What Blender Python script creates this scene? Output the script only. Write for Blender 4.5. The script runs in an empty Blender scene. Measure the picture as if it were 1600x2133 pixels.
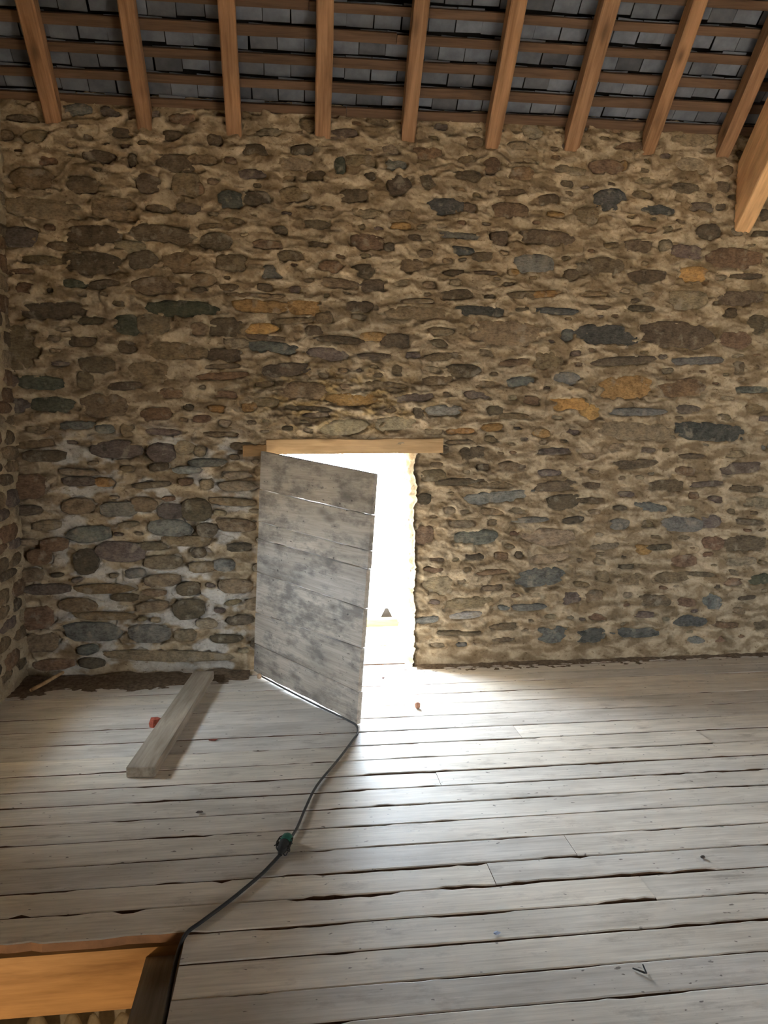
import bpy, bmesh, math, random
import numpy as np
from mathutils import Vector, Matrix

# ---------------------------------------------------------------- camera / light / exposure
SC = bpy.context.scene
COL = SC.collection
F, CX, CY, EYE, D = 1600.0, 800.0, 1066.5, 1.55, 5.02
YAW, PITCH = math.atan(187 / 1600), math.atan(159.5 / 1600)

cam_d = bpy.data.cameras.new('camera')
cam = bpy.data.objects.new('camera', cam_d)
COL.objects.link(cam)
cam_d.sensor_fit = 'HORIZONTAL'
cam_d.sensor_width = 36.0
cam_d.lens = 36.0 * F / 1600.0
cam_d.clip_start, cam_d.clip_end = 0.05, 500
cam.location = (0, -D, EYE)
cam.rotation_euler = (math.pi / 2 - PITCH, 0, -YAW)
SC.camera = cam

SKY = 18.0
world = bpy.data.worlds.new('sky')
SC.world = world
world.use_nodes = True
wn = world.node_tree
wn.nodes['Background'].inputs[0].default_value = (0.74, 0.87, 1.0, 1)
wn.nodes['Background'].inputs[1].default_value = SKY

sun_d = bpy.data.lights.new('sun', 'SUN')
sun_d.energy = 58.0
sun_d.color = (1.0, 0.86, 0.64)
sun_d.angle = math.radians(0.6)
sun = bpy.data.objects.new('sun', sun_d)
COL.objects.link(sun)
sun_dir = Vector((0.22, 0.83, -0.52)).normalized()       # from the rear of the barn, high
sun.rotation_euler = sun_dir.to_track_quat('-Z', 'Y').to_euler()

def portal(name, loc, rot, sx, sy):
    l = bpy.data.lights.new(name, 'AREA')
    l.shape = 'RECTANGLE'; l.size = sx; l.size_y = sy
    l.cycles.is_portal = True
    o = bpy.data.objects.new(name, l); COL.objects.link(o)
    o.location = loc; o.rotation_euler = rot
    return o
RX0, RX1, RZ1, RY = 3.5, 4.3, 1.95, -7.5                # unseen loft doorway behind the camera, added to bring in fill light
LY0, LY1, LZ0, LZ1, LTH = -1.38, -0.86, 0.62, 1.10, 0.34  # unseen small window added in the left gable for light from that side
portal('daylight_portal_front', (0.25, 0.53, 0.72), (math.radians(-90), 0, 0), 1.15, 1.46)
portal('daylight_portal_left', (-1.75 - LTH, (LY0 + LY1) / 2, (LZ0 + LZ1) / 2), (0, math.radians(-90), 0), LZ1 - LZ0 + .05, LY1 - LY0 + .05)
portal('daylight_portal_rear', ((RX0 + RX1) / 2, RY - 0.52, RZ1 / 2), (math.radians(90), 0, 0), RX1 - RX0 + .1, RZ1 + .1)

SC.view_settings.view_transform = 'Standard'
SC.view_settings.look = 'None'
SC.view_settings.gamma = 1.0
SC.view_settings.use_curve_mapping = False
SC.view_settings.exposure = 1.8
SC.cycles.max_bounces = 10
SC.cycles.diffuse_bounces = 6
SC.cycles.glossy_bounces = 4
SC.cycles.sample_clamp_indirect = 8.0
SC.cycles.use_denoising = True

# ---------------------------------------------------------------- pixel helpers (places measured from the photograph)
fw = np.array([math.sin(YAW) * math.cos(PITCH), math.cos(YAW) * math.cos(PITCH), -math.sin(PITCH)])
rt = np.array([math.cos(YAW), -math.sin(YAW), 0.0])
up = np.cross(rt, fw)
CAM = np.array([0, -D, EYE])
def ray(x, y): return fw * F + rt * (x - CX) - up * (y - CY)
def on_floor(x, y, z=0.0):
    d = ray(x, y); return CAM + d * ((z - EYE) / d[2])
def on_wall(x, y, Y=0.0):
    d = ray(x, y); return CAM + d * ((Y + D) / d[1])

# ---------------------------------------------------------------- noise
def _h(ix, iy, s):
    n = (ix.astype(np.int64) * 374761393 + iy.astype(np.int64) * 668265263 + s * 1442695041) & 0x7fffffff
    n = ((n ^ (n >> 13)) * 1274126177) & 0x7fffffff
    return (n ^ (n >> 16)) & 0xffff
def pn(x, y, s=0):
    x = np.asarray(x, float); y = np.asarray(y, float)
    ix = np.floor(x); iy = np.floor(y); fx = x - ix; fy = y - iy
    def g(i, j):
        a = _h(ix + i, iy + j, s) * (2 * math.pi / 65536.0)
        return np.cos(a) * (fx - i) + np.sin(a) * (fy - j)
    u = fx * fx * fx * (fx * (fx * 6 - 15) + 10); v = fy * fy * fy * (fy * (fy * 6 - 15) + 10)
    a = g(0, 0) * (1 - u) + g(1, 0) * u; b = g(0, 1) * (1 - u) + g(1, 1) * u
    return (a * (1 - v) + b * v) * 1.5
def fbm(x, y, s=0, o=4, g=0.5):
    t = 0; a = 1.0
    for i in range(o):
        t = t + a * pn(x * 2 ** i, y * 2 ** i, s + i * 17); a *= g
    return t
def sstep(a, b, x):
    t = np.clip((x - a) / (b - a), 0, 1); return t * t * (3 - 2 * t)

R = random.Random(7)

# ---------------------------------------------------------------- mesh helpers
def link(name, me, mat=None, parent=None):
    o = bpy.data.objects.new(name, me); COL.objects.link(o)
    if mat is not None and me is not None and not me.materials: me.materials.append(mat)
    if parent is not None: o.parent = parent
    return o
def empty(name, loc=(0, 0, 0)):
    o = bpy.data.objects.new(name, None); COL.objects.link(o); o.location = loc
    o.empty_display_size = 0.1
    return o
def tag(o, label=None, cat=None, group=None, kind=None):
    if label: o['label'] = label
    if cat: o['category'] = cat
    if group: o['group'] = group
    if kind: o['kind'] = kind
    return o
def mesh(name, v, f, smooth=False):
    me = bpy.data.meshes.new(name); me.from_pydata([tuple(map(float, p)) for p in v], [], f); me.update()
    if smooth: me.polygons.foreach_set('use_smooth', [True] * len(me.polygons))
    return me
BOXF = [(0, 3, 2, 1), (4, 5, 6, 7), (0, 1, 5, 4), (1, 2, 6, 5), (2, 3, 7, 6), (3, 0, 4, 7)]
def hexa(p): return list(p), BOXF           # 8 corners, bottom 4 then top 4 (ccw from above)
def boxv(x0, x1, y0, y1, z0, z1):
    return [(x0, y0, z0), (x1, y0, z0), (x1, y1, z0), (x0, y1, z0), (x0, y0, z1), (x1, y0, z1), (x1, y1, z1), (x0, y1, z1)]
def boxes(name, lst):
    v = []; f = []
    for b in lst:
        o = len(v); v += boxv(*b); f += [tuple(i + o for i in q) for q in BOXF]
    return mesh(name, v, f)
def fastgrid(name, P, keep=None, smooth=True, colors=None):
    """P: (ny,nx,3) array of points; keep: (ny-1,nx-1) mask of faces"""
    ny, nx = P.shape[:2]
    idx = np.arange(ny * nx).reshape(ny, nx)
    q = np.stack([idx[:-1, :-1], idx[:-1, 1:], idx[1:, 1:], idx[1:, :-1]], -1).reshape(-1, 4)
    if keep is not None: q = q[keep.reshape(-1)]
    me = bpy.data.meshes.new(name)
    me.vertices.add(ny * nx); me.vertices.foreach_set('co', P.reshape(-1).astype(np.float32))
    me.loops.add(q.size); me.loops.foreach_set('vertex_index', q.reshape(-1).astype(np.int32))
    me.polygons.add(len(q))
    me.polygons.foreach_set('loop_start', (np.arange(len(q)) * 4).astype(np.int32))
    me.update(calc_edges=True)
    me.polygons.foreach_set('use_smooth', np.full(len(q), smooth))
    if colors is not None:
        ca = me.color_attributes.new('tint', 'FLOAT_COLOR', 'POINT')
        c = np.concatenate([colors.reshape(-1, 3), np.ones((ny * nx, 1))], 1)
        ca.data.foreach_set('color', c.reshape(-1).astype(np.float32))
    me.validate()
    return me
def tube(name, pts, r, n=8, smooth=True):
    pts = [Vector(p) for p in pts]; v = []; f = []
    for i, p in enumerate(pts):
        t = (pts[min(i + 1, len(pts) - 1)] - pts[max(i - 1, 0)]).normalized()
        a = t.cross(Vector((0, 0, 1)));
        if a.length < 1e-3: a = t.cross(Vector((1, 0, 0)))
        a.normalize(); b = t.cross(a)
        rr = r[i] if isinstance(r, (list, tuple)) else r
        for k in range(n):
            an = 2 * math.pi * k / n
            v.append(p + a * math.cos(an) * rr + b * math.sin(an) * rr)
    for i in range(len(pts) - 1):
        for k in range(n):
            f.append((i * n + k, i * n + (k + 1) % n, (i + 1) * n + (k + 1) % n, (i + 1) * n + k))
    f.append(tuple(range(n))); f.append(tuple((len(pts) - 1) * n + n - 1 - k for k in range(n)))
    return mesh(name, v, f, smooth)
def smooth_path(pts, sub=6):
    P = [np.array(p, float) for p in pts]; out = []
    for i in range(len(P) - 1):
        p0, p1, p2, p3 = P[max(i - 1, 0)], P[i], P[i + 1], P[min(i + 2, len(P) - 1)]
        for k in range(sub):
            t = k / sub
            out.append(.5 * (2 * p1 + (p2 - p0) * t + (2 * p0 - 5 * p1 + 4 * p2 - p3) * t * t + (3 * p1 - p0 - 3 * p2 + p3) * t ** 3))
    out.append(P[-1]); return out
def lump(name, rx, ry, rz, seed, rough=0.18, n=9, m=6, flatten=0.0):
    rr = random.Random(seed); v = [(0, 0, rz)]; f = []
    for j in range(1, m):
        th = math.pi * j / m
        for i in range(n):
            ph = 2 * math.pi * i / n; k = 1 + rr.uniform(-rough, rough)
            v.append((rx * k * math.sin(th) * math.cos(ph), ry * k * math.sin(th) * math.sin(ph), rz * k * math.cos(th)))
    v.append((0, 0, -rz)); e = len(v) - 1
    for i in range(n):
        f.append((0, 1 + i, 1 + (i + 1) % n)); b = 1 + (m - 2) * n; f.append((e, b + (i + 1) % n, b + i))
    for j in range(m - 2):
        for i in range(n):
            a = 1 + j * n; f.append((a + i, a + n + i, a + n + (i + 1) % n, a + (i + 1) % n))
    return mesh(name, v, f, rough < 0.2)

# ---------------------------------------------------------------- materials
class NT:
    def __init__(s, name):
        s.m = bpy.data.materials.new(name); s.m.use_nodes = True
        s.t = s.m.node_tree; s.b = s.t.nodes['Principled BSDF']
        s.b.inputs['Roughness'].default_value = 0.85
        s.b.inputs['Specular IOR Level'].default_value = 0.25
    def n(s, typ, **kw):
        nd = s.t.nodes.new(typ)
        for k, v in kw.items():
            if k in nd.inputs: nd.inputs[k].default_value = v
            else: setattr(nd, k, v)
        return nd
    def l(s, a, b): s.t.links.new(a, b)
    def coord(s, scale=(1, 1, 1), kind='Object', rot=(0, 0, 0)):
        tc = s.n('ShaderNodeTexCoord'); mp = s.n('ShaderNodeMapping')
        mp.inputs['Scale'].default_value = scale; mp.inputs['Rotation'].default_value = rot
        s.l(tc.outputs[kind], mp.inputs['Vector']); return mp.outputs['Vector']
    def geo(s, scale=(1, 1, 1)):
        g = s.n('ShaderNodeNewGeometry'); mp = s.n('ShaderNodeMapping'); mp.inputs['Scale'].default_value = scale
        s.l(g.outputs['Position'], mp.inputs['Vector']); return mp.outputs['Vector']
    def noise(s, vec, scale, detail=4.0, rough=0.55, dist=0.0):
        nd = s.n('ShaderNodeTexNoise'); nd.inputs['Scale'].default_value = scale
        nd.inputs['Detail'].default_value = detail; nd.inputs['Roughness'].default_value = rough
        nd.inputs['Distortion'].default_value = dist
        s.l(vec, nd.inputs['Vector']); return nd.outputs['Fac']
    def ramp(s, fac, stops):
        r = s.n('ShaderNodeValToRGB'); e = r.color_ramp.elements
        while len(e) < len(stops): e.new(0.5)
        for i, (p, c) in enumerate(stops):
            e[i].position = p; e[i].color = (*c, 1) if len(c) == 3 else c
        s.l(fac, r.inputs['Fac']); return r.outputs['Color']
    def mix(s, a, b, fac, mode='MIX'):
        m = s.n('ShaderNodeMix', data_type='RGBA', blend_type=mode)
        for sock, val in ((m.inputs[6], a), (m.inputs[7], b), (m.inputs[0], fac)):
            if isinstance(val, (int, float)): sock.default_value = val
            elif isinstance(val, tuple): sock.default_value = (*val, 1)
            else: s.l(val, sock)
        return m.outputs[2]
    def bump(s, h, strength=0.4, dist=0.01):
        b = s.n('ShaderNodeBump'); b.inputs['Strength'].default_value = strength; b.inputs['Distance'].default_value = dist
        s.l(h, b.inputs['Height']); s.l(b.outputs['Normal'], s.b.inputs['Normal'])
    def color(s, c):
        if isinstance(c, tuple): s.b.inputs['Base Color'].default_value = (*c, 1)
        else: s.l(c, s.b.inputs['Base Color'])

def m_mortar():
    k = NT('lime_mortar'); g = k.geo()
    at = k.n('ShaderNodeVertexColor', layer_name='tint')
    n1 = k.noise(g, 9, 6, 0.65); n2 = k.noise(g, 60, 4, 0.6)
    c = k.mix(at.outputs['Color'], k.ramp(n1, [(0.3, (0.62, 0.58, 0.52)), (0.55, (1, 1, 1)), (0.75, (1.1, 1.07, 1.0))]), 0.85, 'MULTIPLY')
    c = k.mix(c, k.ramp(n2, [(0.35, (0.7, 0.66, 0.6)), (0.6, (1, 1, 1))]), 0.5, 'MULTIPLY')
    n4 = k.noise(k.geo((1, 1, 1.8)), 26, 5, 0.75); c = k.mix(c, k.ramp(n4, [(0.34, (0.42, 0.36, 0.3)), (0.42, (1, 1, 1))]), 0.8, 'MULTIPLY')
    k.color(c); k.b.inputs['Roughness'].default_value = 0.95; k.b.inputs['Specular IOR Level'].default_value = 0.1
    k.bump(k.mix(k.mix(n1, n2, 0.45), n4, 0.4), 0.8, 0.016); return k.m
def m_stone(objcol=True):
    k = NT('field_stone' if objcol else 'field_stone_small'); g = k.geo()
    if objcol: src = k.n('ShaderNodeObjectInfo').outputs['Color']
    else: src = k.n('ShaderNodeVertexColor', layer_name='tint').outputs['Color']
    n1 = k.noise(g, 16, 6, 0.7); n2 = k.noise(k.geo((1, 1, 2.5)), 45, 5, 0.65); n3 = k.noise(g, 11, 5, 0.6)
    c = k.mix(src, k.ramp(n1, [(0.32, (0.5, 0.48, 0.46)), (0.5, (0.95, 0.95, 0.95)), (0.7, (1.3, 1.25, 1.15))]), 1.0, 'MULTIPLY')
    c = k.mix(c, k.ramp(n2, [(0.36, (0.55, 0.52, 0.5)), (0.56, (1, 1, 1))]), 0.8, 'MULTIPLY')
    c = k.mix(c, (0.36, 0.30, 0.22), k.ramp(n3, [(0.56, (0, 0, 0)), (0.66, (0.55, 0.55, 0.55))]))
    k.color(c); k.bump(k.mix(n1, n2, 0.5), 0.8, 0.012); return k.m
def wood(name, dark, light, scale=(1, 1, 1), grain=14, rough=0.7, dirt=None, spec=0.25, knots=True, bump=0.3):
    """grain runs along object x"""
    k = NT(name); oi = k.n('ShaderNodeObjectInfo')
    tc = k.n('ShaderNodeTexCoord'); add = k.n('ShaderNodeVectorMath', operation='ADD')
    cmb = k.n('ShaderNodeCombineXYZ'); mul = k.n('ShaderNodeMath', operation='MULTIPLY'); mul.inputs[1].default_value = 37.0
    k.l(oi.outputs['Random'], mul.inputs[0]); k.l(mul.outputs[0], cmb.inputs[0]); k.l(mul.outputs[0], cmb.inputs[1])
    k.l(tc.outputs['Object'], add.inputs[0]); k.l(cmb.outputs[0], add.inputs[1])
    def sc(v):
        m = k.n('ShaderNodeMapping'); m.inputs['Scale'].default_value = v; k.l(add.outputs[0], m.inputs['Vector']); return m.outputs['Vector']
    g1 = k.noise(sc((0.9, grain, grain)), 2.2, 5, 0.6, 0.6)
    g2 = k.noise(sc((1.5, grain * 4, grain * 4)), 3.0, 3, 0.6)
    big = k.noise(sc((1.2, 2.4, 2.4)), 1.6, 4, 0.6)
    c = k.ramp(g1, [(0.28, dark), (0.62, light)])
    c = k.mix(c, k.ramp(g2, [(0.3, (0.72, 0.7, 0.68)), (0.6, (1.03, 1.03, 1.03))]), 0.6, 'MULTIPLY')
    c = k.mix(c, k.ramp(big, [(0.3, (0.74, 0.73, 0.72)), (0.6, (1.06, 1.05, 1.04))]), 0.8, 'MULTIPLY')
    tint = k.ramp(oi.outputs['Random'], [(0, (0.86, 0.86, 0.87)), (0.5, (1, 1, 1)), (1, (1.08, 1.05, 1.0))])
    c = k.mix(c, tint, 0.8, 'MULTIPLY')
    if knots:
        vo = k.n('ShaderNodeTexVoronoi', feature='F1'); vo.inputs['Scale'].default_value = 1.0
        k.l(sc((3.0, 7.5, 7.5)), vo.inputs['Vector'])
        kn = k.ramp(vo.outputs['Distance'], [(0.05, (1, 1, 1)), (0.16, (0.35, 0.35, 0.35)), (0.24, (0, 0, 0))])
        c = k.mix(c, tuple(x * 0.45 for x in dark), k.mix((0, 0, 0), kn, 0.75))
    if dirt:
        dn = k.noise(sc((2.0, 5, 5)), 2.3, 6, 0.7); c = k.mix(c, dirt[0], k.ramp(dn, [(dirt[1], (0, 0, 0)), (dirt[1] + 0.16, (dirt[2],) * 3)]))
        sp = k.noise(sc((9, 16, 16)), 3.2, 2, 0.5); c = k.mix(c, tuple(x * 0.5 for x in dirt[0]), k.ramp(sp, [(0.70, (0, 0, 0)), (0.74, (0.8, 0.8, 0.8))]))
    k.color(c); k.b.inputs['Specular IOR Level'].default_value = spec
    rr = k.n('ShaderNodeMapRange'); rr.inputs[3].default_value = rough - 0.1; rr.inputs[4].default_value = rough + 0.12
    k.l(big, rr.inputs[0]); k.l(rr.outputs[0], k.b.inputs['Roughness'])
    k.bump(k.mix(g1, g2, 0.5), bump, 0.004); return k.m
def plain(name, col, rough=0.8, var=0.25, scale=20, spec=0.25, bump=0.2):
    k = NT(name); g = k.coord(); n = k.noise(g, scale, 5, 0.6)
    lo = tuple(c * (1 - var) for c in col); hi = tuple(min(1, c * (1 + var)) for c in col)
    k.color(k.ramp(n, [(0.3, lo), (0.7, hi)])); k.b.inputs['Roughness'].default_value = rough
    k.b.inputs['Specular IOR Level'].default_value = spec; k.bump(n, bump, 0.004); return k.m

M_MORTAR = m_mortar(); M_STONE = m_stone(); M_STONE_S = m_stone(False)
M_FLOOR = wood('worn_grey_boards', (0.66, 0.61, 0.54), (0.83, 0.785, 0.715), grain=9, rough=0.52, dirt=((0.20, 0.15, 0.11), 0.56, 0.45), spec=0.16, knots=False, bump=0.22)
M_DOOR = wood('weathered_door_boards', (0.40, 0.34, 0.28), (0.58, 0.51, 0.43), grain=12, rough=0.8, dirt=((0.14, 0.125, 0.115), 0.47, 0.7), bump=0.5)
M_RAFTER = wood('rafter_softwood', (0.20, 0.105, 0.05), (0.40, 0.22, 0.115), grain=10, rough=0.8)
M_TRUSS = wood('truss_timber', (0.56, 0.32, 0.155), (0.80, 0.50, 0.26), grain=6, rough=0.8)
M_LATH = wood('roof_lath', (0.08, 0.045, 0.026), (0.16, 0.095, 0.058), grain=10, rough=0.9, knots=False)
M_LINTEL = wood('lintel_wood', (0.40, 0.24, 0.11), (0.60, 0.40, 0.21), grain=8, rough=0.8)
M_BOARD = wood('dusty_loose_board', (0.27, 0.225, 0.175), (0.44, 0.385, 0.32), grain=8, rough=0.75, knots=False)
M_JOIST = wood('old_joist', (0.22, 0.12, 0.05), (0.42, 0.25, 0.11), grain=6, rough=0.85, knots=False)
def m_slate():
    k = NT('slate'); oi = k.n('ShaderNodeObjectInfo'); n = k.noise(k.geo(), 9, 5, 0.6)
    c = k.ramp(n, [(0.3, (0.09, 0.097, 0.115)), (0.7, (0.17, 0.18, 0.205))])
    c = k.mix(c, k.ramp(oi.outputs['Random'], [(0, (0.55, 0.52, 0.5)), (0.4, (0.95, 0.95, 0.95)), (1, (1.2, 1.2, 1.22))]), 1.0, 'MULTIPLY')
    k.color(c); k.b.inputs['Roughness'].default_value = 0.6; k.bump(n, 0.3, 0.004); return k.m
M_SLATE = m_slate()
M_ROOF = plain('dark_roof_underside', (0.025, 0.022, 0.02), 0.9)
M_SUB = plain('dark_floor_gap', (0.07, 0.035, 0.022), 0.95)
M_PLASTER = plain('old_lime_render', (0.40, 0.34, 0.26), 0.95, 0.3, 4)
M_EDGE = plain('raw_board_edge', (0.15, 0.085, 0.05), 0.9)
M_DIRT = plain('floor_dust', (0.17, 0.125, 0.085), 0.98, 0.45, 40, 0.05, 0.8)
M_GROUND = plain('pale_yard_gravel', (0.50, 0.47, 0.41), 0.95, 0.25, 3)
M_CABLE = plain('dusty_grey_cable', (0.085, 0.08, 0.075), 0.6)
M_GREEN = plain('green_plug', (0.03, 0.15, 0.10), 0.55)
M_BLACK = plain('dusty_black_rubber', (0.04, 0.038, 0.036), 0.7)

# ---------------------------------------------------------------- back wall: stones listed from the photograph (px centre, px size, colour)
PAL = dict(b=(0.235, 0.170, 0.100), d=(0.150, 0.112, 0.072), g=(0.185, 0.175, 0.148), s=(0.110, 0.108, 0.095), o=(0.36, 0.215, 0.088),
           t=(0.31, 0.24, 0.155), p=(0.180, 0.136, 0.108), v=(0.110, 0.112, 0.075), l=(0.28, 0.265, 0.235), r=(0.225, 0.142, 0.085),
           B=(0.36, 0.28, 0.18), O=(0.46, 0.27, 0.10))
ST = """97 335 45 18 r;205 325 66 26 d;276 335 18 30 d;368 338 80 34 d;68 372 85 42 b;175 385 70 32 d;308 382 48 40 d;388 385 60 45 b;90 435 145 38 b;240 435 90 45 b;328 434 45 16 d;392 434 50 22 d
38 492 80 38 p;188 490 112 42 d;335 487 130 36 d;85 542 80 18 b;190 547 115 46 d;295 540 58 36 d;375 545 70 46 b;155 590 55 18 v;216 592 60 18 d;12 282 30 22 b;75 285 55 26 b;130 512 60 18 b;250 277 45 20 d;360 283 42 22 d;270 512 60 22 t
325 595 90 34 b;105 606 14 10 d;112 648 130 34 d;185 668 60 16 d;378 643 140 32 v;262 677 52 40 v;320 677 66 44 b;175 713 62 22 d;262 722 40 25 d;40 722 75 86 b;355 730 100 36 b;200 760 70 32 d;178 792 35 36 b;308 775 80 42 b;82 797 100 28 v;22 795 34 25 p;258 804 65 16 d;108 843 80 30 v;32 845 55 30 p;215 845 95 48 b;325 863 65 25 r;160 886 68 16 g;220 893 40 18 g;265 895 28 30 b;340 900 70 14 p;240 935 95 34 p;335 942 52 38 p
160 984 75 14 t;163 1003 65 18 p;216 1005 38 18 o;52 1015 70 45 r;160 1055 60 30 b;245 1062 70 26 g;185 1113 80 30 g;250 1150 90 38 p;110 1135 50 25 r;178 1172 48 48 d;50 1064 60 20 d;80 1160 46 30 r;60 1200 50 26 b;75 1290 60 40 r;85 1340 60 34 b
384 932 40 26 t;416 940 22 22 t;430 964 70 16 g;388 979 55 14 l;330 972 34 16 d;315 1010 72 12 d;430 1010 25 20 t;494 1013 70 20 t;493 990 50 14 t;298 1052 50 28 b;355 1066 50 30 p;408 1062 56 42 d;485 1046 84 16 b;352 1100 80 32 g;430 1105 38 28 d;490 1095 70 24 b;385 1128 90 20 b;318 1138 50 16 d;413 1152 28 20 d;466 1178 38 22 g;338 1172 66 26 b;420 1182 50 20 b
280 1195 36 18 g;336 1210 70 24 b;392 1228 45 26 d;490 1222 65 28 b;215 1228 110 18 b;258 1246 50 14 d;392 1270 60 38 d;315 1265 60 20 b;160 1262 70 26 b;215 1284 110 14 b;190 1318 100 34 g;308 1322 80 34 g;470 1332 60 16 d;500 1293 50 18 d;350 1368 230 20 t;430 1300 40 18 t
422 333 56 24 b;447 290 32 22 d;530 312 50 22 d;527 362 55 18 p;478 415 50 38 s;535 412 48 28 d;412 392 24 26 r;630 312 45 20 d;615 342 60 26 t;660 367 38 22 d;613 405 55 30 b;738 408 58 28 d;708 348 22 40 v;752 335 64 24 b;450 502 65 34 d;488 460 40 12 b;585 480 34 18 d;662 468 55 18 b;560 510 60 18 r;662 510 40 14 d;605 532 55 22 b;688 556 48 26 r;765 503 68 32 r;483 548 60 36 b;760 565 56 30 d;705 590 80 20 b;775 594 48 24 d;425 582 50 24 b
415 604 30 12 d;475 598 40 14 b;550 598 30 14 d;615 603 24 14 p;530 615 110 10 b;545 638 110 26 o;632 640 64 28 o;542 685 65 22 O;610 668 90 14 b;470 682 62 42 d;415 685 36 26 b;558 704 90 12 d;572 724 100 22 g;492 715 50 20 t;470 739 75 24 d;415 737 36 24 b;712 708 95 16 d;675 662 35 22 b;655 688 36 20 d;750 638 50 22 d;745 660 34 12 d;778 700 50 18 o;685 737 80 26 p;780 742 70 14 d;595 770 95 28 d;465 783 100 16 r;465 763 90 10 b;630 813 85 34 b;735 832 105 24 O;645 851 90 10 d;660 864 50 10 d;555 838 50 20 b;520 848 30 20 o;470 822 45 16 r;450 852 34 16 o;420 872 34 16 r;718 890 92 30 B;825 882 75 26 B
955 613 70 20 d;1088 614 70 14 b;1140 612 54 14 o;1000 648 95 20 s;865 652 120 26 b;1162 648 85 14 s;1050 693 130 48 b;1185 697 28 26 g;918 690 50 18 b;915 714 36 16 b;822 710 50 28 d;925 742 75 16 b;965 772 66 26 d;912 792 60 18 b;1070 755 55 14 r;1085 795 58 20 g;1142 750 55 34 b;1182 788 48 24 l;995 822 50 18 p;1110 835 40 18 r;1188 842 72 26 O;925 855 72 22 l;1032 855 32 18 d;872 858 20 28 d;1070 867 60 14 b;1025 890 45 16 o;960 898 55 12 o;1128 902 35 18 o;960 920 60 8 d;925 937 18 18 d;985 942 45 26 d;1155 940 70 14 p;910 967 26 10 d;1068 972 58 20 d;1006 973 24 14 d
1240 612 45 12 b;1430 625 80 38 t;1543 620 100 30 d;1250 640 40 10 d;1335 642 55 12 d;1522 652 26 20 d;1582 675 46 36 d;1262 697 120 40 s;1415 698 140 52 d;1535 708 60 34 r;1300 752 120 18 d;1450 752 95 16 g;1538 765 24 24 d;1305 808 100 44 o;1425 808 90 34 r;1567 812 66 14 g;1230 858 40 30 O;1330 858 110 16 g;1325 898 150 34 t;1487 900 140 34 s;1543 975 75 22 p;1350 938 30 12 p;1440 950 55 10 d;1320 967 90 18 d
1265 348 66 28 r;1300 345 14 24 o;1272 415 62 44 s;1225 450 42 36 b;1372 437 72 20 s;1425 392 60 22 d;1462 432 42 20 p;1477 482 45 32 d;1340 477 50 12 r;1328 512 55 26 d;1432 524 58 28 p;1387 510 24 22 t;1530 538 105 40 r;1447 570 52 30 O;1557 575 60 12 d;1257 555 75 36 d;1212 560 30 26 d;1347 575 80 26 d;1592 447 20 24 d;1585 487 36 12 d;1385 325 22 10 p;1505 390 26 22 d;1500 430 20 14 d
832 385 48 38 d;892 378 32 28 d;970 368 58 24 d;1025 345 34 32 r;1088 362 50 28 r;928 430 72 34 s;1063 438 68 30 r;978 432 26 22 d;835 448 45 20 b;835 470 40 14 o;1142 415 40 20 d;1158 447 34 12 o;1040 497 34 30 d;1140 495 105 32 d;960 522 50 16 s;1005 534 44 18 d;885 528 34 16 d;1112 548 75 36 g;855 553 50 26 b;945 568 42 12 d;1012 568 45 8 d;1190 572 28 22 d;812 515 24 18 d;1070 567 22 14 o;870 627 60 10 b
905 990 60 24 b;960 1003 90 14 d;1025 1010 86 14 b;1035 1036 140 22 l;1160 1012 80 20 d;1175 1045 60 30 d;872 1040 30 22 d;1025 1065 50 14 b;1102 1083 75 12 g;1195 1083 44 14 d;990 1120 85 30 g;962 1092 50 16 t;866 1115 34 36 r;1145 1120 100 34 t;908 1165 50 8 d;988 1160 38 12 d;1045 1158 26 18 r;1080 1155 16 14 d;1127 1202 100 38 g;1025 1192 60 10 r;912 1220 58 36 t;1025 1224 40 12 d;1102 1265 68 14 g;1050 1266 22 10 g;972 1282 70 14 l;1050 1305 50 14 d;955 1318 80 8 d;960 1342 24 10 g;1052 1332 55 10 d;1152 1322 56 34 g;876 1292 44 14 l
1472 1008 62 12 p;1557 1018 65 14 d;1385 1012 70 24 d;1228 1042 56 12 d;1292 1058 28 10 d;1422 1092 80 30 g;1480 1086 40 28 p;1292 1092 40 22 g;1560 1088 60 12 d;1375 1140 60 12 d;1550 1132 80 30 d;1487 1132 44 26 r;1340 1145 36 20 o;1425 1168 50 24 r;1305 1180 28 10 d;1462 1196 50 10 d;1585 1207 40 20 v;1528 1212 34 16 r;1405 1202 70 22 b;1485 1253 42 30 g;1430 1255 36 18 r;1365 1252 66 24 d;1555 1245 40 8 d;1440 1294 62 22 s;1340 1280 45 14 p;1325 1318 92 20 s;1230 1324 56 30 s;1588 1302 36 18 d;1512 1302 50 12 r;1245 1284 36 16 r"""
stones = []
for it in ST.replace('\n', ';').split(';'):
    a = it.split(); px, py, w, h = map(float, a[:4])
    p = on_wall(px, py); q = on_wall(px + w / 2, py); e = on_wall(px, py + h / 2)
    rr = R.uniform(-0.09, 0.09)
    hw_ = abs(q[0] - p[0]); xc = p[0]
    if 0.3 < xc < 1.1 and p[2] < 1.45: xc = max(xc, 0.80 + hw_ * 1.1)
    stones.append([xc, p[2], hw_, abs(e[2] - p[2]), rr, a[4], 1])

WX0, WX1, WZ1 = -1.74, 4.3, 3.60
DX0, DX1, DZ = -0.15, 0.765, 1.485         # doorway
CELL = 0.008
xs = np.arange(WX0, WX1, CELL); zs = np.arange(-0.02, WZ1, CELL)
XX, ZZ = np.meshgrid(xs, zs)
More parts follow.
